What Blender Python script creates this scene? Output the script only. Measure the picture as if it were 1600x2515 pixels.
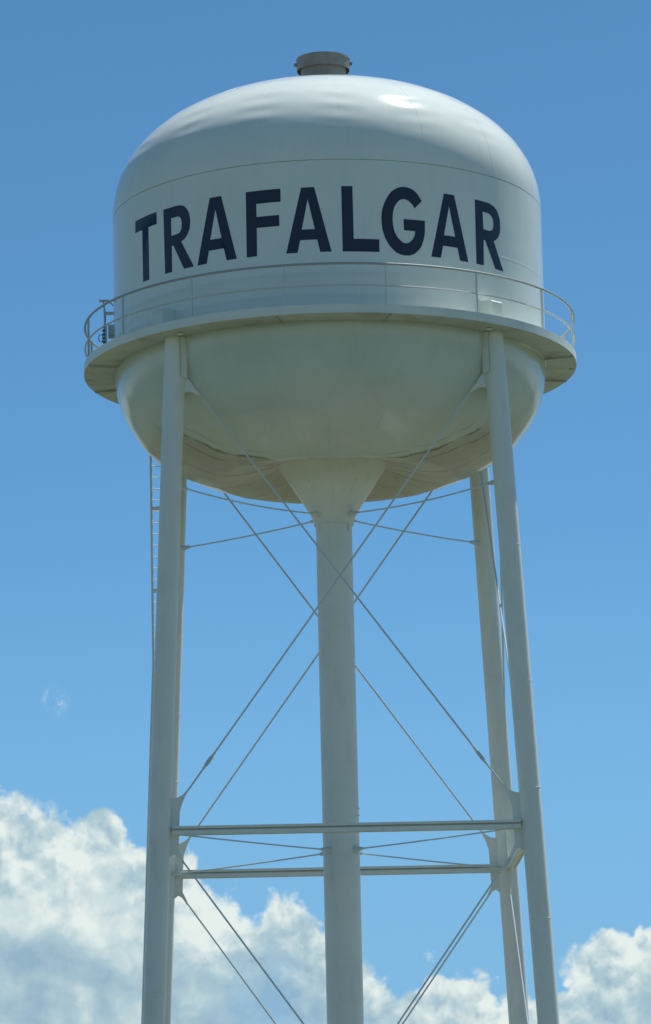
import bpy, bmesh, math, random
from mathutils import Vector, Matrix
from mathutils.geometry import tessellate_polygon

for o in list(bpy.data.objects):
    bpy.data.objects.remove(o, do_unlink=True)
scene = bpy.context.scene
col = scene.collection
R_ = math.radians
PI = math.pi
random.seed(4)

# ------------------------------------------------------------------ camera
CAM = bpy.data.cameras.new('camera')
cam = bpy.data.objects.new('camera', CAM)
col.objects.link(cam)
fw = Vector((-0.00193534, 0.97970883, 0.20041672))
rt = Vector((0.99972936, 0.00654186, -0.02232502))
up = Vector((0.02318312, -0.20031927, 0.97945634))
cam.matrix_world = Matrix(((rt.x, up.x, -fw.x, 0.0),
                           (rt.y, up.y, -fw.y, -103.1206),
                           (rt.z, up.z, -fw.z, 1.6),
                           (0, 0, 0, 1)))
CAM.sensor_fit = 'VERTICAL'
CAM.angle = 2 * math.atan(1257.5 / 10206.14)
CAM.clip_end = 20000
CAM.clip_start = 0.5
scene.camera = cam

# ------------------------------------------------------------------ sun, exposure
SUN_EL, SUN_AZ = 65.0, 40.0          # azimuth measured from +Y towards +X
sl = bpy.data.lights.new('sun', 'SUN')
sl.energy = 4.4
sl.angle = R_(0.53)
sl.color = (1.0, 1.0, 0.965)
sun = bpy.data.objects.new('sun', sl)
col.objects.link(sun)
sd = Vector((math.sin(R_(SUN_AZ)) * math.cos(R_(SUN_EL)), math.cos(R_(SUN_AZ)) * math.cos(R_(SUN_EL)), math.sin(R_(SUN_EL))))
sun.rotation_euler = (-sd).to_track_quat('-Z', 'Y').to_euler()
sun.location = (0, 0, 80)

vs = scene.view_settings
vs.view_transform = 'Standard'
vs.look = 'None'
vs.exposure = 0.30
vs.gamma = 1.0
vs.use_curve_mapping = False
scene.cycles.use_denoising = True
scene.cycles.max_bounces = 8
scene.cycles.diffuse_bounces = 5
scene.cycles.sample_clamp_indirect = 6.0


# ------------------------------------------------------------------ node helper
class NT:
    def __init__(self, tree):
        self.t = tree
        self.n = tree.nodes
        self.l = tree.links

    def put(self, sock, v):
        if isinstance(v, bpy.types.NodeSocket):
            self.l.new(v, sock)
        else:
            sock.default_value = v

    def m(self, op, a, b=None, c=None, clamp=False):
        x = self.n.new('ShaderNodeMath')
        x.operation = op
        x.use_clamp = clamp
        self.put(x.inputs[0], a)
        if b is not None:
            self.put(x.inputs[1], b)
        if c is not None:
            self.put(x.inputs[2], c)
        return x.outputs[0]

    def vm(self, op, a, b=None, scale=None):
        x = self.n.new('ShaderNodeVectorMath')
        x.operation = op
        self.put(x.inputs[0], a)
        if b is not None:
            self.put(x.inputs[1], b)
        if scale is not None:
            self.put(x.inputs['Scale'], scale)
        return x.outputs[0]

    def comb(self, x, y, z):
        c = self.n.new('ShaderNodeCombineXYZ')
        for i, v in enumerate((x, y, z)):
            self.put(c.inputs[i], v)
        return c.outputs[0]

    def noise(self, vec, scale, detail=4, rough=0.5, dist=0.0, lac=2.0):
        x = self.n.new('ShaderNodeTexNoise')
        self.put(x.inputs['Vector'], vec)
        x.inputs['Scale'].default_value = scale
        x.inputs['Detail'].default_value = detail
        x.inputs['Roughness'].default_value = rough
        x.inputs['Distortion'].default_value = dist
        x.inputs['Lacunarity'].default_value = lac
        return x.outputs['Fac']

    def mix(self, f, a, b, mode='MIX'):
        x = self.n.new('ShaderNodeMix')
        x.data_type = 'RGBA'
        x.blend_type = mode
        self.put(x.inputs[0], f)
        self.put(x.inputs[6], a)
        self.put(x.inputs[7], b)
        return x.outputs[2]

    def maprange(self, v, a, b, c=0.0, d=1.0, smooth=True):
        x = self.n.new('ShaderNodeMapRange')
        x.interpolation_type = 'SMOOTHSTEP' if smooth else 'LINEAR'
        self.put(x.inputs[0], v)
        for i, q in enumerate((a, b, c, d)):
            self.put(x.inputs[i + 1], q)
        return x.outputs[0]


# ------------------------------------------------------------------ sky
world = bpy.data.worlds.new('World')
scene.world = world
world.use_nodes = True
w = NT(world.node_tree)
for n_ in list(w.n):
    w.n.remove(n_)
tc = w.n.new('ShaderNodeTexCoord')
dirv = w.vm('NORMALIZE', tc.outputs['Generated'])
sp = w.n.new('ShaderNodeSeparateXYZ')
w.l.new(dirv, sp.inputs[0])
az = w.m('MULTIPLY', w.m('ARCTAN2', sp.outputs[0], sp.outputs[1]), 180 / PI)
el = w.m('MULTIPLY', w.m('ARCSINE', sp.outputs[2]), 180 / PI)
sky = w.n.new('ShaderNodeTexSky')
sky.sky_type = 'NISHITA'
sky.sun_disc = False
sky.sun_elevation = R_(SUN_EL)
sky.sun_rotation = R_(SUN_AZ)
sky.altitude = 300
sky.air_density = 0.6
sky.dust_density = 0.0
sky.ozone_density = 5.0
SKY_TINT = (0.70, 1.05, 1.01, 1)
skyc = w.mix(1.0, sky.outputs[0], SKY_TINT, 'MULTIPLY')
# summer haze lying low all round the horizon
hz = w.m('MULTIPLY', w.maprange(el, 12.0, 3.5), 0.85)
skyc = w.mix(hz, skyc, (1.72, 3.66, 5.70, 1))
bg1 = w.n.new('ShaderNodeBackground')
w.l.new(skyc, bg1.inputs[0])
bg1.inputs[1].default_value = 0.101

# fair-weather cumulus standing low over the horizon, all the way round
TOPS = [(-6.0, 7.12), (-4.71, 7.72), (-4.48, 7.72), (-4.07, 7.7), (-3.75, 7.6), (-3.39, 7.97), (-3.19, 7.82), (-2.9, 7.26), (-2.7, 6.96), (-2.38, 6.75), (-2.14, 7.0), (-1.97, 6.75), (-1.79, 6.69), (-1.44, 6.66), (-1.21, 6.3), (-0.98, 6.5), (-0.69, 6.37), (-0.34, 5.97), (-0.05, 5.76), (0.3, 5.63), (0.53, 5.45), (0.81, 5.09), (1.02, 5.3), (1.23, 5.54), (1.46, 5.54), (1.87, 5.37), (2.15, 5.1), (2.51, 5.24), (2.95, 5.31), (3.28, 5.5), (3.75, 5.8), (3.98, 5.72), (4.05, 6.0), (4.24, 6.1), (6.0, 6.4)]
fc = w.n.new('ShaderNodeFloatCurve')
cv = fc.mapping.curves[0]
P = [((a + 6) / 12, h / 10) for a, h in TOPS]
cv.points[0].location = P[0]
cv.points[1].location = P[-1]
for p in P[1:-1]:
    cv.points.new(*p)
for p in cv.points:
    p.handle_type = 'AUTO'
fc.mapping.extend = 'HORIZONTAL'
fc.mapping.update()
w.put(fc.inputs['Value'], w.m('DIVIDE', w.m('ADD', az, 6.0), 12.0, clamp=True))
h_in = w.m('MULTIPLY', fc.outputs[0], 10.0)
h_out = w.m('MULTIPLY_ADD', w.noise(w.comb(sp.outputs[0], sp.outputs[1], 0.0), 7.0, 3, 0.5), 9.0, 1.6)
away = w.maprange(w.m('ABSOLUTE', az), 4.9, 8.0)
hh = w.m('ADD', w.m('MULTIPLY', h_in, w.m('SUBTRACT', 1.0, away)), w.m('MULTIPLY', h_out, away))

warp_n = w.n.new('ShaderNodeTexNoise')
w.l.new(dirv, warp_n.inputs['Vector'])
warp_n.inputs['Scale'].default_value = 70
warp_n.inputs['Detail'].default_value = 5
warp_n.inputs['Roughness'].default_value = 0.55
warp = w.vm('SCALE', w.vm('SUBTRACT', warp_n.outputs['Color'], (0.5, 0.5, 0.5)), scale=0.008)
q = w.vm('ADD', dirv, warp)


def lumps(vec):
    a = w.noise(vec, 48, 8, 0.53)
    b = w.n.new('ShaderNodeTexVoronoi')
    b.feature = 'SMOOTH_F1'
    b.inputs['Scale'].default_value = 70
    b.inputs['Smoothness'].default_value = 0.8
    b.inputs['Detail'].default_value = 3.0
    b.inputs['Roughness'].default_value = 0.5
    b.inputs['Lacunarity'].default_value = 2.3
    w.put(b.inputs['Vector'], vec)
    return w.m('ADD', a, w.m('MULTIPLY', w.m('SUBTRACT', 0.5, b.outputs['Distance']), 0.40))


H0 = lumps(q)


def billow(vec):
    return w.m('ADD', w.noise(vec, 44, 5, 0.46), w.m('MULTIPLY', w.noise(vec, 110, 4, 0.5), 0.30))


S0 = billow(q)
S1 = billow(w.vm('ADD', q, (0.0030, 0.0, 0.0050)))
depth = w.m('SUBTRACT', hh, el)                                  # degrees below the local cloud top
edge = w.m('ADD', w.m('ADD', depth, 0.22), w.m('MULTIPLY', w.m('SUBTRACT', H0, 0.56), 1.7))
dens = w.maprange(edge, 0.0, 0.22)
holes = w.noise(q, 24, 5, 0.55)
thin = w.m('MULTIPLY', w.maprange(depth, 0.6, 2.0), w.maprange(holes, 0.50, 0.70))
dens = w.m('MULTIPLY', dens, w.m('SUBTRACT', 1.0, w.m('MULTIPLY', thin, 0.65)))
# one stray wisp high on the left
wd = w.m('SQRT', w.m('ADD', w.m('POWER', w.m('MULTIPLY', w.m('ADD', az, 3.94), 1.1), 2.0), w.m('POWER', w.m('SUBTRACT', el, 9.02), 2.0)))
wisp = w.m('MULTIPLY', w.maprange(wd, 0.26, 0.02), w.maprange(w.noise(q, 240, 6, 0.65), 0.38, 0.62))
dens = w.m('MAXIMUM', dens, w.m('MULTIPLY', wisp, 0.7))


def puffs(vec):
    b = w.n.new('ShaderNodeTexVoronoi')
    b.feature = 'SMOOTH_F1'
    b.inputs['Scale'].default_value = 85
    b.inputs['Smoothness'].default_value = 0.35
    b.inputs['Detail'].default_value = 3.0
    b.inputs['Roughness'].default_value = 0.55
    b.inputs['Lacunarity'].default_value = 2.1
    w.put(b.inputs['Vector'], vec)
    return w.m('SUBTRACT', 1.0, b.outputs['Distance'])


P0 = puffs(q)
P1 = puffs(w.vm('ADD', q, (0.0014, 0.0, 0.0026)))
F0 = w.noise(q, 150, 5, 0.5)
F1 = w.noise(w.vm('ADD', q, (0.0009, 0.0, 0.0016)), 150, 5, 0.5)
relief = w.m('ADD', w.m('ADD', w.m('MULTIPLY', w.m('SUBTRACT', S0, S1), 1.9), w.m('MULTIPLY', w.m('SUBTRACT', P0, P1), w.m('MULTIPLY_ADD', w.maprange(edge, 1.8, 0.5), 0.5, 0.35))), w.m('MULTIPLY', w.m('SUBTRACT', F0, F1), 0.2))
broad = w.noise(w.vm('ADD', w.vm('MULTIPLY', q, (1.0, 1.0, 2.0)), (0.0, 0.0, 3.1)), 24, 3, 0.5)
lit = w.m('ADD', w.m('ADD', 0.68, relief), w.m('MULTIPLY', w.m('SUBTRACT', broad, 0.5), 1.9))
lit = w.m('SUBTRACT', lit, w.m('MULTIPLY', w.m('MULTIPLY', w.maprange(depth, 0.7, 1.7), w.m('SUBTRACT', 1.0, w.m('MULTIPLY', w.maprange(depth, 2.1, 2.9), 0.5))), 0.18))
lit = w.m('ADD', lit, w.m('MULTIPLY', w.maprange(edge, 0.75, 0.12), 0.22), clamp=True)
ramp = w.n.new('ShaderNodeValToRGB')
er = ramp.color_ramp
er.elements[0].position = 0.0
er.elements[0].color = (0.26, 0.40, 0.51, 1)
er.elements[1].position = 1.0
er.elements[1].color = (0.69, 0.765, 0.74, 1)
e_ = er.elements.new(0.45)
e_.color = (0.38, 0.52, 0.58, 1)
w.l.new(lit, ramp.inputs[0])
bg2 = w.n.new('ShaderNodeBackground')
w.l.new(ramp.outputs[0], bg2.inputs[0])
bg2.inputs[1].default_value = 0.92
ms = w.n.new('ShaderNodeMixShader')
w.l.new(dens, ms.inputs[0])
w.l.new(bg1.outputs[0], ms.inputs[1])
w.l.new(bg2.outputs[0], ms.inputs[2])
wo = w.n.new('ShaderNodeOutputWorld')
w.l.new(ms.outputs[0], wo.inputs[0])
try:
    world.cycles.sampling_method = 'MANUAL'
    world.cycles.sample_map_resolution = 1024
except Exception:
    pass


# ------------------------------------------------------------------ materials
def material(name):
    mt = bpy.data.materials.new(name)
    mt.use_nodes = True
    t = NT(mt.node_tree)
    b = [x for x in t.n if x.type == 'BSDF_PRINCIPLED'][0]
    return mt, t, b


def bump(t, b, h, strength, dist):
    x = t.n.new('ShaderNodeBump')
    x.inputs['Strength'].default_value = strength
    x.inputs['Distance'].default_value = dist
    t.put(x.inputs['Height'], h)
    t.l.new(x.outputs[0], b.inputs['Normal'])


def paint(name, base, alt, rough=0.3, wave=0.02, stain=0.0, stain_col=(0.30, 0.27, 0.18, 1), spec=0.5, low_stain_reflection=False, run_amt=0.16, rvar=0.12):
    mt, t, b = material(name)
    co = t.n.new('ShaderNodeTexCoord').outputs['Object']
    big = t.noise(co, 0.55, 5, 0.55)
    stretched = t.vm('MULTIPLY', co, (1.0, 1.0, 0.22))
    runs = t.noise(stretched, 3.2, 6, 0.6)
    c = t.mix(t.maprange(big, 0.3, 0.7), base, alt)
    c = t.mix(t.m('MULTIPLY', t.maprange(runs, 0.50, 0.74), run_amt), c, (base[0] * .72, base[1] * .72, base[2] * .66, 1))
    if stain > 0:
        s1 = t.noise(t.vm('MULTIPLY', co, (1.0, 1.0, 0.6)), 0.9, 7, 0.62, 0.6)
        s2 = t.noise(co, 6.0, 5, 0.6)
        f = t.m('MULTIPLY', t.maprange(t.m('MULTIPLY_ADD', s2, 0.35, s1), 0.62, 0.92), stain)
        c = t.mix(f, c, stain_col)
    if low_stain_reflection:
        # tan sheet and dark wavy line paint in a reflected contour; streaks round riser
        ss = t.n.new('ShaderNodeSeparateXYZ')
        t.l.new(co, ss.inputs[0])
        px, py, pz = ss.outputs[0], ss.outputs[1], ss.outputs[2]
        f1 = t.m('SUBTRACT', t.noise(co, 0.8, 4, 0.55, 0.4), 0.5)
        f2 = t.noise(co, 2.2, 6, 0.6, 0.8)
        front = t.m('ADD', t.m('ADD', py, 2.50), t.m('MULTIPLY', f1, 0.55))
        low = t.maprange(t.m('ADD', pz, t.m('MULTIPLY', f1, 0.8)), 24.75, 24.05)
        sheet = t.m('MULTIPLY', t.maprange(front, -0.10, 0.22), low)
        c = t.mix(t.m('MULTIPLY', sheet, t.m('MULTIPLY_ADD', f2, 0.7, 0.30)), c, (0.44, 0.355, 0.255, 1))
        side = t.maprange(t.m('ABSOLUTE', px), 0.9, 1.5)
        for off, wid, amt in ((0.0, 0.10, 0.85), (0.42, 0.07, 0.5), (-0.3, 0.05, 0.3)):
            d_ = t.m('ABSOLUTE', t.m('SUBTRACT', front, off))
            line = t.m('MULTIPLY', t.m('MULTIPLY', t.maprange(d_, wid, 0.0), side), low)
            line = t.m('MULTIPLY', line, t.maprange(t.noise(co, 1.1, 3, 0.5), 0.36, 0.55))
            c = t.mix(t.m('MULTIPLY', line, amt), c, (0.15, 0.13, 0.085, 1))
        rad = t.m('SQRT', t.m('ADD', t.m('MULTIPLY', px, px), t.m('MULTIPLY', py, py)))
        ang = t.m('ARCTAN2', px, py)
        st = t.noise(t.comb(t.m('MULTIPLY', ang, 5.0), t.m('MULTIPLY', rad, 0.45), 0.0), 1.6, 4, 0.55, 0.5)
        streak = t.m('MULTIPLY', t.maprange(st, 0.60, 0.70), t.m('MULTIPLY', t.maprange(rad, 3.3, 1.7), t.maprange(front, 0.1, 0.5)))
        c = t.mix(t.m('MULTIPLY', streak, 0.6), c, (0.17, 0.145, 0.10, 1))
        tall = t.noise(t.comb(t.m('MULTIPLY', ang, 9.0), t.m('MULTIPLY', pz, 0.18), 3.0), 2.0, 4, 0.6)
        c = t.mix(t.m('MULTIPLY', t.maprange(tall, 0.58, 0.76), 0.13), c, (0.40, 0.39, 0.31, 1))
    t.l.new(c, b.inputs['Base Color'])
    t.put(b.inputs['Roughness'], t.m('ADD', rough, t.m('MULTIPLY', t.noise(co, 2.0, 4, 0.5), rvar)))
    b.inputs['Specular IOR Level'].default_value = spec
    hgt = t.m('ADD', t.m('ADD', t.noise(co, 0.8, 2, 0.45), t.m('MULTIPLY', t.noise(co, 4.5, 2, 0.5), 0.10)), t.m('MULTIPLY', t.noise(co, 34, 3, 0.5), 0.02))
    bump(t, b, hgt, 1.0, wave)
    return mt


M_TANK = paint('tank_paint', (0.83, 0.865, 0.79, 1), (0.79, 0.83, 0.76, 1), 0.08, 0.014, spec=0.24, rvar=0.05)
M_BOWL = paint('bowl_paint', (0.62, 0.675, 0.60, 1), (0.56, 0.62, 0.55, 1), 0.13, 0.035, 0.07, low_stain_reflection=True)
M_STEEL = paint('leg_paint', (0.81, 0.83, 0.75, 1), (0.76, 0.785, 0.71, 1), 0.30, 0.01, 0.10, run_amt=0.30)
M_DECK = paint('deck_paint', (0.56, 0.61, 0.55, 1), (0.49, 0.53, 0.46, 1), 0.40, 0.01, 0.6)
M_RAIL = paint('rail_paint', (0.40, 0.43, 0.42, 1), (0.35, 0.38, 0.37, 1), 0.35, 0.003)
M_ROD = paint('rod_paint', (0.66, 0.71, 0.69, 1), (0.60, 0.65, 0.63, 1), 0.35, 0.003)


def plain(name, c, rough=0.5, metal=0.0, scale=8.0, amt=0.25, bd=0.002):
    mt, t, b = material(name)
    co = t.n.new('ShaderNodeTexCoord').outputs['Object']
    f = t.noise(co, scale, 6, 0.6)
    t.l.new(t.mix(t.maprange(f, 0.3, 0.7), (c[0] * (1 - amt), c[1] * (1 - amt), c[2] * (1 - amt), 1), (min(1, c[0] * (1 + amt)), min(1, c[1] * (1 + amt)), min(1, c[2] * (1 + amt)), 1)), b.inputs['Base Color'])
    b.inputs['Roughness'].default_value = rough
    b.inputs['Metallic'].default_value = metal
    bump(t, b, f, 0.6, bd)
    return mt


M_NAVY = plain('navy_lettering', (0.012, 0.020, 0.045), 0.38, 0, 3.0, 0.18)
M_VENT = plain('weathered_vent_metal', (0.185, 0.19, 0.175), 0.55, 0.1, 3.0, 0.14, 0.0006)
M_DARK = plain('dark_rubber', (0.18, 0.19, 0.195), 0.6)
M_BOX = plain('grey_enclosure', (0.48, 0.51, 0.51), 0.5)
M_CONC = plain('concrete', (0.36, 0.35, 0.32), 0.9, 0, 6.0, 0.2, 0.01)

mt, t, b = material('field_ground')
co = t.n.new('ShaderNodeTexCoord').outputs['Object']
n1 = t.noise(co, 0.008, 5, 0.55)
n2 = t.noise(co, 0.6, 6, 0.6)
c = t.mix(t.maprange(n1, 0.42, 0.58), (0.072, 0.090, 0.048, 1), (0.104, 0.114, 0.067, 1))
c = t.mix(t.m('MULTIPLY', t.maprange(n2, 0.35, 0.7), 0.5), c, (0.056, 0.070, 0.035, 1))
t.l.new(c, b.inputs['Base Color'])
b.inputs['Roughness'].default_value = 0.95
bump(t, b, n2, 0.6, 0.1)
M_FIELD = mt
mt, t, b = material('gravel')
co = t.n.new('ShaderNodeTexCoord').outputs['Object']
n2 = t.noise(co, 14.0, 6, 0.65)
n1 = t.noise(co, 0.5, 4, 0.5)
c = t.mix(t.maprange(n2, 0.3, 0.7), (0.16, 0.15, 0.125, 1), (0.29, 0.27, 0.235, 1))
c = t.mix(t.m('MULTIPLY', t.maprange(n1, 0.55, 0.75), 0.6), c, (0.10, 0.12, 0.05, 1))
t.l.new(c, b.inputs['Base Color'])
b.inputs['Roughness'].default_value = 0.95
bump(t, b, n2, 0.8, 0.03)
M_GRAVEL = mt


# ------------------------------------------------------------------ mesh helpers
def link(name, verts, faces, mat, parent=None, smooth=True, sharp=32):
    me = bpy.data.meshes.new(name)
    me.from_pydata([tuple(v) for v in verts], [], faces)
    bm = bmesh.new()
    bm.from_mesh(me)
    bmesh.ops.recalc_face_normals(bm, faces=bm.faces)
    bm.to_mesh(me)
    bm.free()
    if smooth:
        me.polygons.foreach_set('use_smooth', [True] * len(me.polygons))
        me.set_sharp_from_angle(angle=R_(sharp))
    me.materials.append(mat)
    o = bpy.data.objects.new(name, me)
    col.objects.link(o)
    if parent is not None:
        o.parent = parent
    return o


class MB:
    def __init__(self):
        self.v = []
        self.f = []

    def add(self, vs_, fs_):
        k = len(self.v)
        self.v += [Vector(x) for x in vs_]
        self.f += [tuple(i + k for i in f) for f in fs_]
        return self

    def lathe(self, prof, seg=128, closed=False, disp=None, cx=0.0, cy=0.0):
        n = len(prof)
        vs_ = []
        for i, (r, z) in enumerate(prof):
            for k in range(seg):
                a = 2 * PI * k / seg
                rr = r + (disp(a, i, r, z) if disp else 0.0)
                vs_.append((cx + rr * math.sin(a), cy - rr * math.cos(a), z))
        fs_ = []
        for i in range(n if closed else n - 1):
            j = (i + 1) % n
            for k in range(seg):
                k2 = (k + 1) % seg
                fs_.append((i * seg + k, i * seg + k2, j * seg + k2, j * seg + k))
        return self.add(vs_, fs_)

    def ring_tube(self, rad, z, r, seg=180, sides=8):
        return self.lathe([(rad + r * math.cos(2 * PI * s / sides), z + r * math.sin(2 * PI * s / sides)) for s in range(sides)], seg, True)

    def tube(self, pts, r, sides=10, radii=None, caps=True):
        pts = [Vector(p) for p in pts]
        n = len(pts)
        vs_, fs_ = [], []
        d0 = (pts[1] - pts[0]).normalized()
        ref = Vector((0, 0, 1)) if abs(d0.z) < 0.9 else Vector((1, 0, 0))
        for i, p in enumerate(pts):
            d = (pts[min(i + 1, n - 1)] - pts[max(i - 1, 0)]).normalized()
            u = d.cross(ref).normalized()
            v_ = d.cross(u).normalized()
            rr = radii[i] if radii else r
            for s in range(sides):
                a = 2 * PI * s / sides
                vs_.append(p + u * (rr * math.cos(a)) + v_ * (rr * math.sin(a)))
        for i in range(n - 1):
            for s in range(sides):
                s2 = (s + 1) % sides
                fs_.append((i * sides + s, i * sides + s2, (i + 1) * sides + s2, (i + 1) * sides + s))
        if caps:
            fs_.append(tuple(range(sides)))
            fs_.append(tuple((n - 1) * sides + s for s in range(sides)))
        return self.add(vs_, fs_)

    def box(self, c, ax, ay, az_, sx, sy, sz):
        c = Vector(c)
        vs_ = [c + ax * (sx * i / 2) + ay * (sy * j / 2) + az_ * (sz * k / 2) for i in (-1, 1) for j in (-1, 1) for k in (-1, 1)]
        return self.add(vs_, [(0, 1, 3, 2), (4, 6, 7, 5), (0, 4, 5, 1), (2, 3, 7, 6), (0, 2, 6, 4), (1, 5, 7, 3)])

    def prism(self, poly, nrm, th):
        nrm = Vector(nrm).normalized()
        n = len(poly)
        vs_ = [Vector(p) + nrm * (th / 2) for p in poly] + [Vector(p) - nrm * (th / 2) for p in poly]
        fs_ = [tuple(range(n)), tuple(range(2 * n - 1, n - 1, -1))] + [(i, (i + 1) % n, n + (i + 1) % n, n + i) for i in range(n)]
        return self.add(vs_, fs_)

    def build(self, name, mat, parent=None, smooth=True, sharp=32):
        return link(name, self.v, self.f, mat, parent, smooth, sharp)


X, Y, Z = Vector((1, 0, 0)), Vector((0, 1, 0)), Vector((0, 0, 1))


def radial(a):                      # unit vector, angle from the side that faces the camera, towards +X
    return Vector((math.sin(a), -math.cos(a), 0))


def tangent(a):
    return Vector((math.cos(a), math.sin(a), 0))


# ------------------------------------------------------------------ ground
g = link('ground', [(-9000, -9000, 0), (9000, -9000, 0), (9000, 9000, 0), (-9000, 9000, 0)], [(0, 1, 2, 3)], M_FIELD, None, False)
g['kind'] = 'structure'
pad = []
for k in range(64):
    a = 2 * PI * k / 64
    rr = 14.5 + 0.7 * math.sin(3 * a + 1) + random.uniform(-.25, .25)
    pad.append((rr * math.sin(a), -rr * math.cos(a), 0.004))
g = link('gravel_yard', pad, [tuple(range(64))], M_GRAVEL, None, False)
g['kind'] = 'structure'

# unseen treeline added far off to darken the reflection in the tank's glossy underside
wv, wf = [], []
NW = 420
for k in range(NW):
    a = 2 * PI * k / NW
    rr = 420 + 60 * math.sin(3 * a) + 30 * math.sin(7 * a + 1)
    hgt = 13 + 3 * math.sin(11 * a) + random.uniform(-2.5, 3.5)
    for dr, hz in ((-9, 0.0), (-10, hgt * .45), (-6, hgt * .85), (2, hgt), (12, hgt * .8), (16, 0.0)):
        q_ = rr + dr + random.uniform(-2, 2)
        wv.append((q_ * math.sin(a), -q_ * math.cos(a), hz))
for k in range(NW):
    k2 = (k + 1) % NW
    for i in range(5):
        wf.append((k * 6 + i, k2 * 6 + i, k2 * 6 + i + 1, k * 6 + i + 1))
g = link('reflection_woods', wv, wf, plain('reflection_woods_foliage', (0.035, 0.055, 0.02), 0.9, 0, 0.5, 0.4, 0.3), None, False)
g['kind'] = 'stuff'

# ------------------------------------------------------------------ the tower
tower = bpy.data.objects.new('water_tower', None)
col.objects.link(tower)
tower['label'] = 'tall white four-legged water tower with dark navy lettering across its tank'
tower['category'] = 'water tower'

R = 5.5
Z_SEAM, Z_EQ = 30.36, 26.6
DOME_H, DOME_N = 3.375, 2.2


def se(r, h, n):                    # height of a superellipse over radius r
    return h * max(0.0, 1 - (r / R) ** n) ** (1 / n)


# --- dome
SEAM0, NSEAM = R_(4.0), 16


def petal(a):                       # angular distance in metres-per-radius to the nearest meridian weld
    st = 2 * PI / NSEAM
    return ((a - SEAM0 + st / 2) % st) - st / 2


def dome_disp(a, i, r, z):
    d = petal(a) * r
    zz = (z - Z_SEAM) / DOME_H
    env = max(0.0, 1 - ((zz - 0.60) / 0.36) ** 2)
    wob = 0.0095 * math.sin(z * 15 + math.sin(a * 5) * 1.5) * math.exp(-(d / 0.55) ** 2) * env
    peak = -0.004 * math.exp(-(d / 0.28) ** 2) * (0.3 + env)
    return peak + wob + 0.006 * math.sin(7 * a + 2 * z) * env


prof = []
NP = 110
for i in range(NP + 1):
    t_ = PI / 2 * i / NP
    prof.append((R * math.cos(t_) ** (2 / DOME_N) if i < NP else 0.02, Z_SEAM + DOME_H * math.sin(t_) ** (2 / DOME_N)))
prof = [(R - 0.03, Z_SEAM + 0.001)] + prof
dome = MB().lathe(prof, 384, False, dome_disp).build('tank_dome', M_TANK, tower)
# meridian weld beads
for k in range(NSEAM):
    a = SEAM0 + 2 * PI * k / NSEAM
    pts = []
    for i in range(2, 96, 2):
        t_ = PI / 2 * i / NP
        r = R * math.cos(t_) ** (2 / DOME_N)
        z = Z_SEAM + DOME_H * math.sin(t_) ** (2 / DOME_N)
        if r < 0.75:
            break
        pts.append(radial(a) * (r + dome_disp(a, i, r, z)) + Z * z)
    MB().tube(pts, 0.003, 6).build('weld_seam', M_TANK, dome)

# --- cylindrical shell with the dark joint under the dome
shell = MB().lathe([(R, Z_EQ), (R, Z_EQ + 0.6), (R, 27.6), (R, 28.36), (R, 29.3), (R, Z_SEAM - 0.022), (R - 0.035, Z_SEAM - 0.02), (R - 0.035, Z_SEAM + 0.01)], 384).build('tank_shell', M_TANK, tower)
MB().lathe([(R + 0.0, 28.345), (R + 0.0025, 28.352), (R + 0.0025, 28.368), (R + 0.0, 28.375)], 256).build('weld_seam', M_TANK, shell)
for k, a in enumerate((-58, -22, 14, 51, 86)):
    a = R_(a)
    MB().tube([radial(a) * (R + 0.001) + Z * z for z in (28.38, 29.0, 29.7, 30.33)] if k % 2 else [radial(R_(3) + a) * (R + 0.001) + Z * z for z in (26.75, 27.4, 28.0, 28.34)], 0.002, 6).build('weld_seam', M_TANK, shell)

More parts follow.
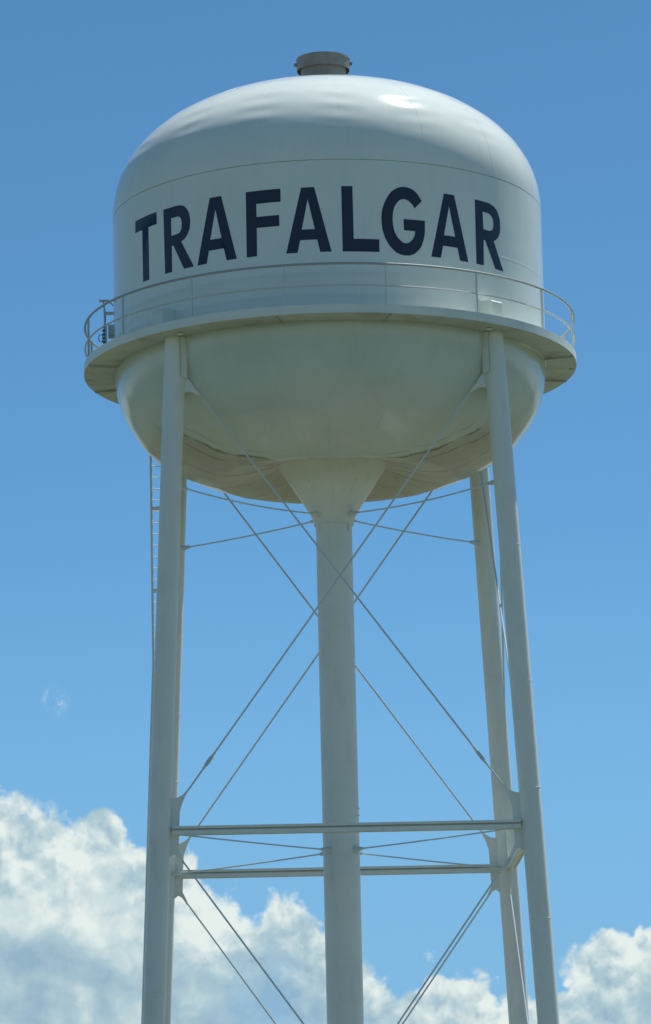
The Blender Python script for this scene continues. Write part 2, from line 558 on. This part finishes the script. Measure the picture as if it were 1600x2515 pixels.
# --- lettering, laid on the curved shell (u = distance round the shell, v = height)
LETTERS = [
    ('T', [[(-5.82, 28.08), (-4.81, 28.08), (-4.81, 27.77), (-5.17, 27.77), (-5.16, 26.42), (-5.45, 26.42), (-5.46, 27.77), (-5.82, 27.77)]]),
    ('R', [[(-4.54, 28.07), (-4.02, 28.07), (-3.94, 28.06), (-3.87, 28.04), (-3.80, 28.01), (-3.75, 27.96), (-3.70, 27.90), (-3.67, 27.84), (-3.635, 27.76), (-3.62, 27.68), (-3.615, 27.6), (-3.62, 27.5), (-3.64, 27.40), (-3.67, 27.34), (-3.7, 27.29), (-3.74, 27.235), (-3.79, 27.19), (-3.85, 27.155), (-3.92, 27.13), (-3.52, 26.42), (-3.84, 26.42), (-4.19, 27.08), (-4.25, 27.085), (-4.25, 26.42), (-4.51, 26.42)],
           [(-4.26, 27.79), (-4.03, 27.79), (-3.98, 27.775), (-3.94, 27.75), (-3.915, 27.71), (-3.9, 27.65), (-3.895, 27.57), (-3.9, 27.50), (-3.91, 27.45), (-3.93, 27.41), (-3.97, 27.37), (-4.02, 27.35), (-4.26, 27.34)]]),
    ('A', [[(-3.01, 28.07), (-2.68, 28.07), (-2.28, 26.42), (-2.56, 26.42), (-2.63, 26.735), (-3.06, 26.735), (-3.13, 26.42), (-3.41, 26.42)],
           [(-2.85, 27.75), (-2.69, 27.005), (-3.015, 27.005)]]),
    ('F', [[(-2.01, 28.07), (-1.12, 28.07), (-1.12, 27.74), (-1.74, 27.74), (-1.74, 27.41), (-1.165, 27.41), (-1.165, 27.13), (-1.74, 27.13), (-1.745, 26.42), (-2.015, 26.42)]]),
    ('A', [[(-0.61, 28.06), (-0.29, 28.06), (0.1, 26.42), (-0.175, 26.42), (-0.245, 26.735), (-0.66, 26.735), (-0.73, 26.42), (-1.01, 26.42)],
           [(-0.455, 27.76), (-0.295, 27.0), (-0.615, 27.0)]]),
    ('L', [[(0.37, 28.07), (0.645, 28.07), (0.645, 26.74), (1.28, 26.74), (1.275, 26.42), (0.37, 26.42)]]),
    ('G', [[(2.41, 27.78), (2.35, 27.88), (2.30, 27.95), (2.24, 28.01), (2.17, 28.055), (2.09, 28.085), (2.02, 28.1), (1.94, 28.105), (1.86, 28.095), (1.78, 28.07), (1.70, 28.03), (1.62, 27.97), (1.56, 27.9), (1.5, 27.81), (1.45, 27.72), (1.41, 27.62), (1.37, 27.5), (1.35, 27.38), (1.343, 27.26), (1.35, 27.12), (1.36, 27.0), (1.39, 26.89), (1.42, 26.8), (1.46, 26.71), (1.51, 26.63), (1.56, 26.56), (1.62, 26.5), (1.69, 26.44), (1.76, 26.405), (1.83, 26.38), (1.9, 26.37), (1.97, 26.37), (2.04, 26.375), (2.1, 26.395), (2.18, 26.43), (2.24, 26.48), (2.31, 26.55), (2.36, 26.62), (2.4, 26.71), (2.43, 26.8), (2.46, 26.92), (2.475, 27.03), (2.48, 27.29), (1.91, 27.29), (1.915, 27.005), (2.21, 27.0), (2.2, 26.93), (2.18, 26.87), (2.14, 26.80), (2.1, 26.75), (2.05, 26.71), (2.01, 26.69), (1.96, 26.68), (1.91, 26.685), (1.86, 26.71), (1.81, 26.75), (1.76, 26.8), (1.72, 26.86), (1.68, 26.94), (1.655, 27.02), (1.64, 27.1), (1.63, 27.19), (1.63, 27.28), (1.635, 27.38), (1.65, 27.47), (1.675, 27.56), (1.71, 27.63), (1.76, 27.7), (1.81, 27.75), (1.87, 27.785), (1.92, 27.795), (1.97, 27.79), (2.02, 27.775), (2.07, 27.745), (2.12, 27.70), (2.17, 27.645), (2.21, 27.58)]]),
    ('A', [[(3.04, 28.05), (3.345, 28.05), (3.735, 26.4), (3.47, 26.4), (3.4, 26.715), (2.975, 26.715), (2.9, 26.4), (2.63, 26.4)],
           [(3.18, 27.74), (3.34, 26.99), (3.01, 26.99)]]),
    ('R', [[(4.01, 28.05), (4.45, 28.045), (4.55, 28.035), (4.64, 28.01), (4.72, 27.98), (4.78, 27.94), (4.84, 27.88), (4.88, 27.81), (4.91, 27.73), (4.93, 27.64), (4.935, 27.56), (4.93, 27.47), (4.92, 27.39), (4.89, 27.31), (4.85, 27.245), (4.8, 27.19), (4.73, 27.13), (4.65, 27.095), (5.01, 26.38), (4.68, 26.385), (4.33, 27.055), (4.275, 27.055), (4.255, 26.4), (4.0, 26.4)],
           [(4.27, 27.775), (4.44, 27.775), (4.5, 27.765), (4.55, 27.745), (4.6, 27.71), (4.64, 27.66), (4.655, 27.6), (4.66, 27.54), (4.655, 27.48), (4.645, 27.43), (4.62, 27.385), (4.58, 27.355), (4.52, 27.335), (4.46, 27.325), (4.28, 27.335)]]),
]
ORD = ['first', 'second', 'third', 'fourth', 'fifth', 'sixth', 'seventh', 'eighth', 'ninth']
for li, (ch, loops) in enumerate(LETTERS):
    bm = bmesh.new()
    flat = [Vector((u, v, 0)) for lp in loops for u, v in lp]
    tris = tessellate_polygon([[Vector((u, v, 0)) for u, v in lp] for lp in loops])
    bv = [bm.verts.new(p) for p in flat]
    for tr in tris:
        try:
            bm.faces.new([bv[i] for i in tr])
        except ValueError:
            pass
    u = min(p.x for p in flat) + 0.06
    while u < max(p.x for p in flat):
        bmesh.ops.bisect_plane(bm, geom=bm.verts[:] + bm.edges[:] + bm.faces[:], plane_co=(u, 0, 0), plane_no=(1, 0, 0))
        u += 0.09
    vs_ = []
    bm.verts.index_update()
    for v in bm.verts:
        a = v.co.x / R
        vs_.append(radial(a) * (R + 0.004) + Z * (v.co.y + 1.6))
    fs_ = [tuple(x.index for x in f.verts) for f in bm.faces]
    bm.free()
    me = bpy.data.meshes.new('letter')
    me.from_pydata([tuple(x) for x in vs_], [], fs_)
    me.update()
    if me.polygons and sum(p.normal.dot(Vector((p.center.x, p.center.y, 0))) * p.area for p in me.polygons) < 0:
        me.flip_normals()
    me.polygons.foreach_set('use_smooth', [True] * len(me.polygons))
    me.materials.append(M_NAVY)
    o = bpy.data.objects.new('letter', me)
    col.objects.link(o)
    o.parent = shell
    o['label'] = 'navy painted capital %s, %s letter of the name' % (ch, ORD[li])

# --- bowl: ellipsoidal, turning up again towards the riser
def catmull(pts, n=10):
    out = []
    for i in range(len(pts) - 1):
        p0, p1, p2, p3 = pts[max(i - 1, 0)], pts[i], pts[i + 1], pts[min(i + 2, len(pts) - 1)]
        for k in range(n):
            s = k / n
            out.append(tuple(0.5 * (2 * p1[j] + (p2[j] - p0[j]) * s + (2 * p0[j] - 5 * p1[j] + 4 * p2[j] - p3[j]) * s * s + (3 * p1[j] - p0[j] - 3 * p2[j] + p3[j]) * s ** 3) for j in (0, 1)))
    out.append(pts[-1])
    return out


BOWL_H, BOWL_N = 3.4, 2.5
outer = []
for i in range(80):
    t_ = PI / 2 * i / 100
    r = R * math.cos(t_) ** (2 / BOWL_N)
    outer.append((r, Z_EQ - BOWL_H * math.sin(t_) ** (2 / BOWL_N)))
    if r < 3.05:
        break
inner = catmull([outer[-1], (2.65, 23.525), (2.25, 23.585), (1.85, 23.69), (1.55, 23.79), (1.37, 23.87), (1.30, 23.92)], 8)
bprof = outer[:-1] + inner
B0, NB = R_(-14.0), 12


def bowl_disp(a, i, r, z):
    st = 2 * PI / NB
    d = (((a - B0 + st / 2) % st) - st / 2) * r
    env = max(0.0, min(1.0, (26.0 - z) / 1.2)) * max(0.0, min(1.0, (r - 1.3) / 0.5))
    dz = math.exp(-((z - 24.35) / 0.12) ** 2)
    return env * (0.014 * math.exp(-(d / 0.2) ** 2) + 0.012 * math.sin(5 * a + 3 * z) + 0.009 * math.sin(11 * a - 4 * r) + 0.006 * math.sin(23 * a + 9 * r) * math.sin(4 * r + a)) + 0.012 * dz


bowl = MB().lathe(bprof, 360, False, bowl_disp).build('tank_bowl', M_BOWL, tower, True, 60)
for k in range(NB):
    a = B0 + 2 * PI * k / NB
    pts = [radial(a) * (r + bowl_disp(a, 0, r, z)) + Z * z for r, z in bprof if z < 24.35 and r > 1.5]
    MB().tube(pts[::3], 0.007, 6).build('weld_seam', M_BOWL, bowl)

# --- riser with its flared cone
cone = [(1.42, 23.93), (1.38, 23.86), (1.08, 23.40), (0.80, 22.97), (0.58, 22.60), (0.525, 22.47), (0.50, 22.40)]
rc = MB().lathe(cone, 96).build('riser_cone', M_STEEL, tower)
MB().tube([radial(0.02) * (r + 0.002) + Z * z for r, z in cone[1:5]], 0.010, 6).build('weld_seam', M_STEEL, rc)
for a, z, r in ((-0.62, 23.30, 1.05), (-0.50, 23.12, 0.93), (0.60, 23.32, 1.06), (0.55, 23.12, 0.93), (-0.62, 22.72, 0.68), (0.62, 22.72, 0.68)):
    MB().box(radial(a) * (r - 0.012) + Z * z, tangent(a), (radial(a) + Z * -0.65).normalized(), (Z + radial(a) * 0.65).normalized(), 0.04, 0.03, 0.05).build('erection_clip', M_STEEL, rc, False)
ris = MB().lathe([(0.457, 0.0), (0.457, 6), (0.457, 14), (0.457, 22.46)], 72).build('riser_pipe', M_STEEL, tower)
MB().lathe([(0.455, 22.44), (0.505, 22.42), (0.505, 22.34), (0.455, 22.33)], 72).build('collar', M_STEEL, ris)
for a in (-0.98, 0.98, -2.2, 2.2):
    MB().box(radial(a) * 0.475 + Z * 22.24, tangent(a), radial(a), Z, 0.10, 0.05, 0.22).build('lug', M_STEEL, ris, False)
for z in (15.10, 14.93):
    MB().box(radial(1.25) * 0.47 + Z * z, tangent(1.25), radial(1.25), Z, 0.14, 0.05, 0.02).build('lug', M_STEEL, ris, False)

for z in (19.6, 16.6, 12.6, 9.6, 5.0):
    MB().lathe([(0.455, z - .011), (0.4605, z), (0.455, z + .011)], 72).build('weld_ring', M_STEEL, ris)

# --- legs
ANG = {'nl': R_(-43.3), 'nr': R_(46.7), 'fr': R_(136.7), 'fl': R_(-133.3)}
LEG_R = 0.262


def leg_rad(z):
    return 6.2896 - 0.063587 * (z - 14.0754)


def leg_pt(k, z):
    return radial(ANG[k]) * leg_rad(z) + Z * z


FACES = [('nl', 'nr'), ('nr', 'fr'), ('fr', 'fl'), ('fl', 'nl')]
LEG = {}
for k in ANG:
    top, bot = leg_pt(k, 26.294), leg_pt(k, 0.35)
    pts = [bot + (top - bot) * s for s in (0, .2, .4, .55, .7, .85, 1)]
    LEG[k] = MB().tube(pts, LEG_R, 40).build('leg', M_STEEL, tower)
    zr = 16.49 if k in ('nr', 'fl') else 10.2
    zr = 14.95 if k == 'nr' else zr
    ax = (top - bot).normalized()
    c_ = leg_pt(k, zr)
    MB().tube([c_ - ax * 0.012, c_, c_ + ax * 0.012], 0.27, 40, [LEG_R - .002, LEG_R + 0.007, LEG_R - .002]).build('weld_ring', M_STEEL, LEG[k])
    for zz in (20.6, 17.9, 12.1, 8.6, 4.6):
        c2 = leg_pt(k, zz + 0.35 * math.sin(7 * ANG[k] + zz))
        MB().tube([c2 - ax * 0.010, c2, c2 + ax * 0.010], 0.27, 40, [LEG_R - .002, LEG_R + 0.004, LEG_R - .002]).build('weld_ring', M_STEEL, LEG[k])
    MB().box(leg_pt(k, 0.33), tangent(ANG[k]), radial(ANG[k]), Z, 0.85, 0.85, 0.05).build('base_plate', M_STEEL, LEG[k], False)
    f_ = MB().box(leg_pt(k, 0.15) * 1.0, tangent(ANG[k]), radial(ANG[k]), Z, 1.3, 1.3, 0.30).build('footing', M_CONC, tower, False)
    # cap over the leg on the balcony, vertical shell plates beside the leg head, clip under the deck
    a = ANG[k] - R_(2.3)
    ra, ta = radial(a), tangent(a)
    lower, upper = [], []
    for u_, v_ in ((-0.21, 5.50), (-0.19, 5.90), (0.19, 5.90), (0.21, 5.50)):
        lower.append(ra * v_ + ta * u_ + Z * 26.34)
        upper.append(ra * v_ + ta * u_ + Z * (26.985 if v_ > 5.6 else 27.05))
    ridge = [ra * 5.50 + ta * -0.21 + Z * 27.05, ra * 5.86 + ta * -0.19 + Z * 27.03, ra * 5.86 + ta * 0.19 + Z * 27.03, ra * 5.50 + ta * 0.21 + Z * 27.05]
    MB().add(lower + upper[1:3] + ridge, [(0, 1, 4, 7, 6), (1, 2, 5, 4), (2, 3, 9, 8, 5), (4, 5, 8, 7), (6, 7, 8, 9), (0, 6, 9, 3)]).build('leg_cap', M_TANK, LEG[k], False)
    s = 1 if math.sin(ANG[k]) < 0 else -1
    a2 = ANG[k] + s * 0.056
    MB().box(radial(a2) * 5.54 + Z * 25.78, tangent(a2), radial(a2), Z, 0.012, 0.20, 1.02).build('shell_plate', M_STEEL, LEG[k], False)
    a3 = ANG[k] + s * 0.085
    MB().box(radial(a3) * 5.86 + Z * 26.275, tangent(a3), radial(a3), Z, 0.15, 0.09, 0.03).build('deck_clip', M_STEEL, LEG[k], False)

# --- gusset plates, struts and X bracing of the four faces
Z_STRUT = 14.075


def bez(p0, p1, p2, n=7):
    return [p0 * (1 - s) ** 2 + p1 * (2 * s * (1 - s)) + p2 * s * s for s in [i / n for i in range(n + 1)]]


def rod(p0, p1, r, name, buckle=None, sag=0.0, mat=None):
    n = 2 if sag == 0 else 16
    pts = []
    for i in range(n + 1):
        s = i / n
        pts.append(p0.lerp(p1, s) - Z * (4 * sag * s * (1 - s)))
    o = MB().tube(pts, r, 10).build(name, mat or M_ROD, tower)
    if buckle:
        d = (p1 - p0)
        L = d.length
        d.normalize()
        for s in buckle:
            c_ = p0 + d * s - Z * (4 * sag * (s / L) * (1 - s / L))
            side = d.cross(Y if abs(d.y) < 0.8 else X).normalized()
            mb = MB()
            for q_ in (-1, 1):
                mb.tube([c_ - d * 0.18 + side * (q_ * 0.012), c_ - d * 0.08 + side * (q_ * 0.034), c_ + d * 0.08 + side * (q_ * 0.034), c_ + d * 0.18 + side * (q_ * 0.012)], 0.015, 8)
            mb.tube([c_ - d * 0.25, c_ - d * 0.12], 0.028, 8)
            mb.tube([c_ + d * 0.12, c_ + d * 0.25], 0.028, 8)
            mb.build('turnbuckle', M_ROD, o)
    return o


for (ka, kb) in FACES:
    nrm = (leg_pt(kb, 14) - leg_pt(ka, 14)).cross(Z).normalized()
    ends = {}
    for k, other in ((ka, kb), (kb, ka)):
        h_ = (leg_pt(other, 14) - leg_pt(k, 14)).normalized()
        lat = lambda z, w_: leg_pt(k, z) + h_ * w_
        e0 = LEG_R - 0.03
        # upper gusset just under the balcony: leaf with its tip pointing down and in
        tip = lat(24.83, 0.66)
        poly = bez(lat(25.42, e0), lat(25.30, 0.34), lat(25.02, 0.52)) + [tip + h_ * .018 + Z * .012, tip - h_ * .018 - Z * .012] + bez(lat(24.90, 0.50), lat(24.98, 0.38), lat(24.92, e0))
        MB().prism(poly, nrm, 0.02).build('gusset_plate', M_STEEL, LEG[k], False)
        # middle gusset, long plate carrying strut and both bays
        tu, tl = lat(15.12, 0.68), lat(13.30, 0.60)
        poly = ([lat(13.42, e0)] + bez(lat(13.52, 0.34), lat(13.52, 0.42), lat(13.40, 0.50), 4) + [tl - h_ * .02 - Z * .014, tl + h_ * .02 + Z * .014] + [lat(13.62, 0.46), lat(14.55, 0.46)] +
                bez(lat(14.70, 0.50), lat(14.9, 0.56), lat(15.0, 0.62), 4) + [tu + h_ * .02 - Z * .014, tu - h_ * .02 + Z * .014] + bez(lat(14.98, 0.54), lat(14.86, 0.40), lat(14.86, e0), 6))
        MB().prism(poly, nrm, 0.02).build('gusset_plate', M_STEEL, LEG[k], False)
        ends[k] = (lat(24.86, 0.64), lat(15.08, 0.65), lat(13.34, 0.575), lat(1.40, 0.45))
        MB().prism([lat(0.42, e0), lat(0.42, 0.40), lat(1.30, 0.52), lat(1.48, 0.48), lat(1.55, e0)], nrm, 0.02).build('gusset_plate', M_STEEL, LEG[k], False)
    for i, (k, other) in enumerate(((ka, kb), (kb, ka))):
        off = nrm * (0.026 if i else -0.026)
        lo, hi = ends[k][1], ends[other][0]
        rod(lo + off, hi + off, 0.023, 'brace_rod', (0.85,) if ka == 'nl' else None)
        lo, hi = ends[k][3], ends[other][2]
        rod(lo + off, hi + off, 0.023, 'brace_rod', None)
    # strut: channel with two flanges and a recessed web
    A_, B_ = leg_pt(ka, Z_STRUT), leg_pt(kb, Z_STRUT)
    h_ = (B_ - A_).normalized()
    A_, B_ = A_ + h_ * (LEG_R + 0.03), B_ - h_ * (LEG_R + 0.03)
    c_, L = (A_ + B_) / 2, (B_ - A_).length
    out = nrm if nrm.dot(c_) > 0 else -nrm
    c_ = c_ + out * 0.05
    mb = MB()
    mb.box(c_ + Z * 0.077, h_, out, Z, L, 0.226, 0.062)
    for q_ in (-1, 1):
        mb.box(c_ + out * (0.105 * q_) - Z * 0.051, h_, out, Z, L, 0.016, 0.098)
    mb.box(c_ + Z * 0.005, h_, out, Z, L - 0.006, 0.014, 0.078)
    mb.box(c_ - Z * 0.020, h_, out, Z, L - 0.008, 0.19, 0.012)
    mb.build('strut', M_STEEL, tower, False)

# --- radial tie rods from legs to riser
for k in ANG:
    a = ANG[k]
    near = k in ('nl', 'nr')
    p0 = leg_pt(k, 22.58) - radial(a) * (LEG_R + 0.02)
    p1 = radial(a) * 0.66 + Z * 22.56
    o = rod(p0 - radial(a) * 0.2, p1, 0.019, 'tie_rod', None, 0.09 if near else 0.035)
    MB().tube([p0 + radial(a) * 0.06, p0 - radial(a) * 0.10, p0 - radial(a) * 0.27], 0.06, 12, [0.075, 0.06, 0.035]).build('clevis', M_ROD, o)
    MB().tube([p1 - radial(a) * 0.12, p1 + radial(a) * 0.02, p1 + radial(a) * 0.16], 0.05, 10, [0.075, 0.055, 0.03]).build('clevis', M_ROD, o)
    p0 = leg_pt(k, 14.06) - radial(a) * (LEG_R + 0.02)
    p1 = radial(a) * 0.62 + Z * 14.06
    o = rod(p0, p1, 0.019, 'tie_rod', None, 0.015)
    MB().tube([p1 - radial(a) * 0.18, p1, p1 + radial(a) * 0.13], 0.05, 10, [0.085, 0.06, 0.03]).build('clevis', M_ROD, o)
    MB().box(radial(a) * 0.49 + Z * 14.06, tangent(a), radial(a), Z, 0.05, 0.16, 0.22).build('lug', M_STEEL, ris, False)
    MB().tube([p0 + radial(a) * 0.03, p0 - radial(a) * 0.25, p0 - radial(a) * 0.55], 0.04, 10, [0.05, 0.036, 0.024]).build('clevis', M_ROD, o)

# --- balcony
deck = MB().lathe([(5.50, 26.328), (6.262, 26.328), (6.262, 26.310), (5.50, 26.310)], 256, True).build('balcony_deck', M_DECK, tower, True, 30)
MB().lathe([(5.502, 26.329), (5.502, 26.336), (6.260, 26.336), (6.260, 26.329)], 256).build('walking_surface', M_TANK, deck, True, 30)
MB().lathe([(6.262, 26.300), (6.274, 26.300), (6.274, 26.512), (6.262, 26.512)], 256, True).build('fascia_ring', M_STEEL, deck, True, 30)
for a in (-76.5, 78.5, -12.0, 14.0, 103, -103, 166, -166):
    a = R_(a)
    MB().box(radial(a) * 5.88 + Z * 26.28, radial(a), tangent(a), Z, 0.74, 0.014, 0.055).build('stiffener', M_DECK, deck, False)
for a in (-91.5, 91.5, -88.5 + 180, 0.001 + 150):
    a = R_(a)
    MB().box(radial(a) * 6.15 + Z * 26.3085, radial(a), tangent(a), Z, 0.14, 0.05, 0.005).build('drain_slot', M_DARK, deck, False)
MB().ring_tube(6.235, 27.53, 0.029, 240, 10).build('guard_rail', M_RAIL, deck)
MB().ring_tube(6.235, 26.985, 0.024, 240, 8).build('mid_rail', M_ROD, deck)
for k in range(16):
    a = R_(12.8 + 22.5 * k)
    ra, ta = radial(a), tangent(a)
    mb = MB()
    mb.box(ra * 6.252 + Z * 26.91, ra, ta, Z, 0.010, 0.036, 1.19)
    mb.box(ra * 6.222 + Z * 26.91, ta, ra, Z, 0.010, 0.046, 1.19)
    mb.build('rail_post', M_ROD, deck, False)

# --- vent on the crown
vent = MB().lathe([(0.585, 33.62), (0.585, 34.44), (0.50, 34.45)], 64).build('vent', M_VENT, tower)
MB().lathe([(0.672, 34.335), (0.685, 34.33), (0.685, 34.62), (0.70, 34.625), (0.695, 34.655), (0.35, 34.70), (0.01, 34.72)], 64).build('vent_cap', M_VENT, vent, True, 25)
for a in (-1.50, 1.50, 0.0 + PI):
    MB().box(radial(a) * 0.70 + Z * 34.50, radial(a), tangent(a), Z, 0.11, 0.07, 0.09).build('lug', M_VENT, vent, False)
MB().tube([Vector((0.27, -0.64, 33.67)), Vector((0.29, -0.66, 33.79)), Vector((0.38, -0.66, 33.80)), Vector((0.47, -0.66, 33.67))], 0.025, 8).build('handle', M_TANK, dome)

# --- ladder behind the left legs: upright under the balcony, then along the back leg
lad_dir = Vector((0.85, 0.5, 0)).normalized()
L0 = [Vector((-4.79, 4.05, 26.28)), Vector((-4.80, 4.05, 19.6))]
bot_off = leg_pt('fl', 19.6)
low = leg_pt('fl', 0.6) + (L0[1] - bot_off)
side_pts = [L0[0], L0[1], low]
lad = MB().tube(side_pts, 0.032, 8).build('ladder', M_STEEL, tower)
MB().tube([p + lad_dir * 0.42 for p in side_pts], 0.032, 8).build('side_rail', M_STEEL, lad)
z = 26.1
n_r = 0
while z > 0.8:
    if z > 19.6:
        s = (26.28 - z) / (26.28 - 19.6)
        p = L0[0].lerp(L0[1], s)
    else:
        s = (19.6 - z) / 19.0
        p = L0[1].lerp(low, s)
    MB().tube([p, p + lad_dir * 0.42], 0.013, 6).build('rung', M_STEEL, lad)
    z -= 0.305
for z in (23.72, 21.52, 19.3, 16.5, 13.7, 10.9, 8.1, 5.3, 2.5):
    if z > 19.6:
        p = L0[0].lerp(L0[1], (26.28 - z) / 6.68)
    else:
        p = L0[1].lerp(low, (19.6 - z) / 19.0)
    tgt = leg_pt('fl', z)
    for e in (p, p + lad_dir * 0.42):
        v_ = tgt - e
        v_.z = 0
        v_ = v_ * (1 - 0.22 / v_.length)
        MB().box(e + v_ / 2, v_.normalized(), v_.normalized().cross(Z), Z, v_.length, 0.012, 0.10).build('bracket', M_STEEL, lad, False)

# ------------------------------------------------------------------ antenna standing at the left end of the balcony
ant = bpy.data.objects.new('antenna', None)
ant.location = (-5.76, 0.3, 26.34)
col.objects.link(ant)
ant['label'] = 'small whip antenna with grey box on the left end of the balcony'
ant['category'] = 'antenna'


def on_ant(mb, name, mat, smooth=True):
    mb.v = [v - Vector((-5.76, 0.3, 26.34)) for v in mb.v]
    o = mb.build(name, mat, ant, smooth)
    return o


on_ant(MB().tube([(-5.75, .3, 26.34), (-5.75, .3, 27.90), (-5.75, .3, 28.09), (-5.78, .3, 28.40)], 0.028, 8, [0.035, 0.03, 0.03, 0.018]), 'mast', M_BOX)
mb = MB()
for i in range(5):
    mb.tube([(-5.775, .3, 27.30 + i * .10), (-5.775, .3, 27.335 + i * .10), (-5.775, .3, 27.37 + i * .10)], 0.05, 8, [0.03, 0.06, 0.03])
on_ant(mb, 'insulator', M_DARK)
on_ant(MB().box((-5.74, .33, 27.55), X, Y, Z, 0.07, 0.12, 0.40), 'housing', M_BOX, False)
on_ant(MB().box((-5.58, .3, 27.60), X, Y, Z, 0.17, 0.16, 0.34), 'housing', M_BOX, False)
on_ant(MB().box((-5.62, .3, 28.09), X, Y, Z, 0.25, 0.12, 0.06), 'bracket', M_BOX, False)
on_ant(MB().box((-5.76, .3, 28.42), X, Y, Z, 0.26, 0.14, 0.035), 'bracket', M_BOX, False)
on_ant(MB().tube([(-5.64, .3, 28.40), (-5.54, .3, 28.30), (-5.49, .3, 28.27)], 0.02, 8), 'bracket', M_BOX)
pts = []
for i in range(17):
    a = 2 * PI * i / 16
    pts.append((-5.86 + 0.055 * math.cos(a), .3, 27.44 + 0.10 * math.sin(a)))
on_ant(MB().tube(pts, 0.012, 6, None, False), 'cable', M_DARK)
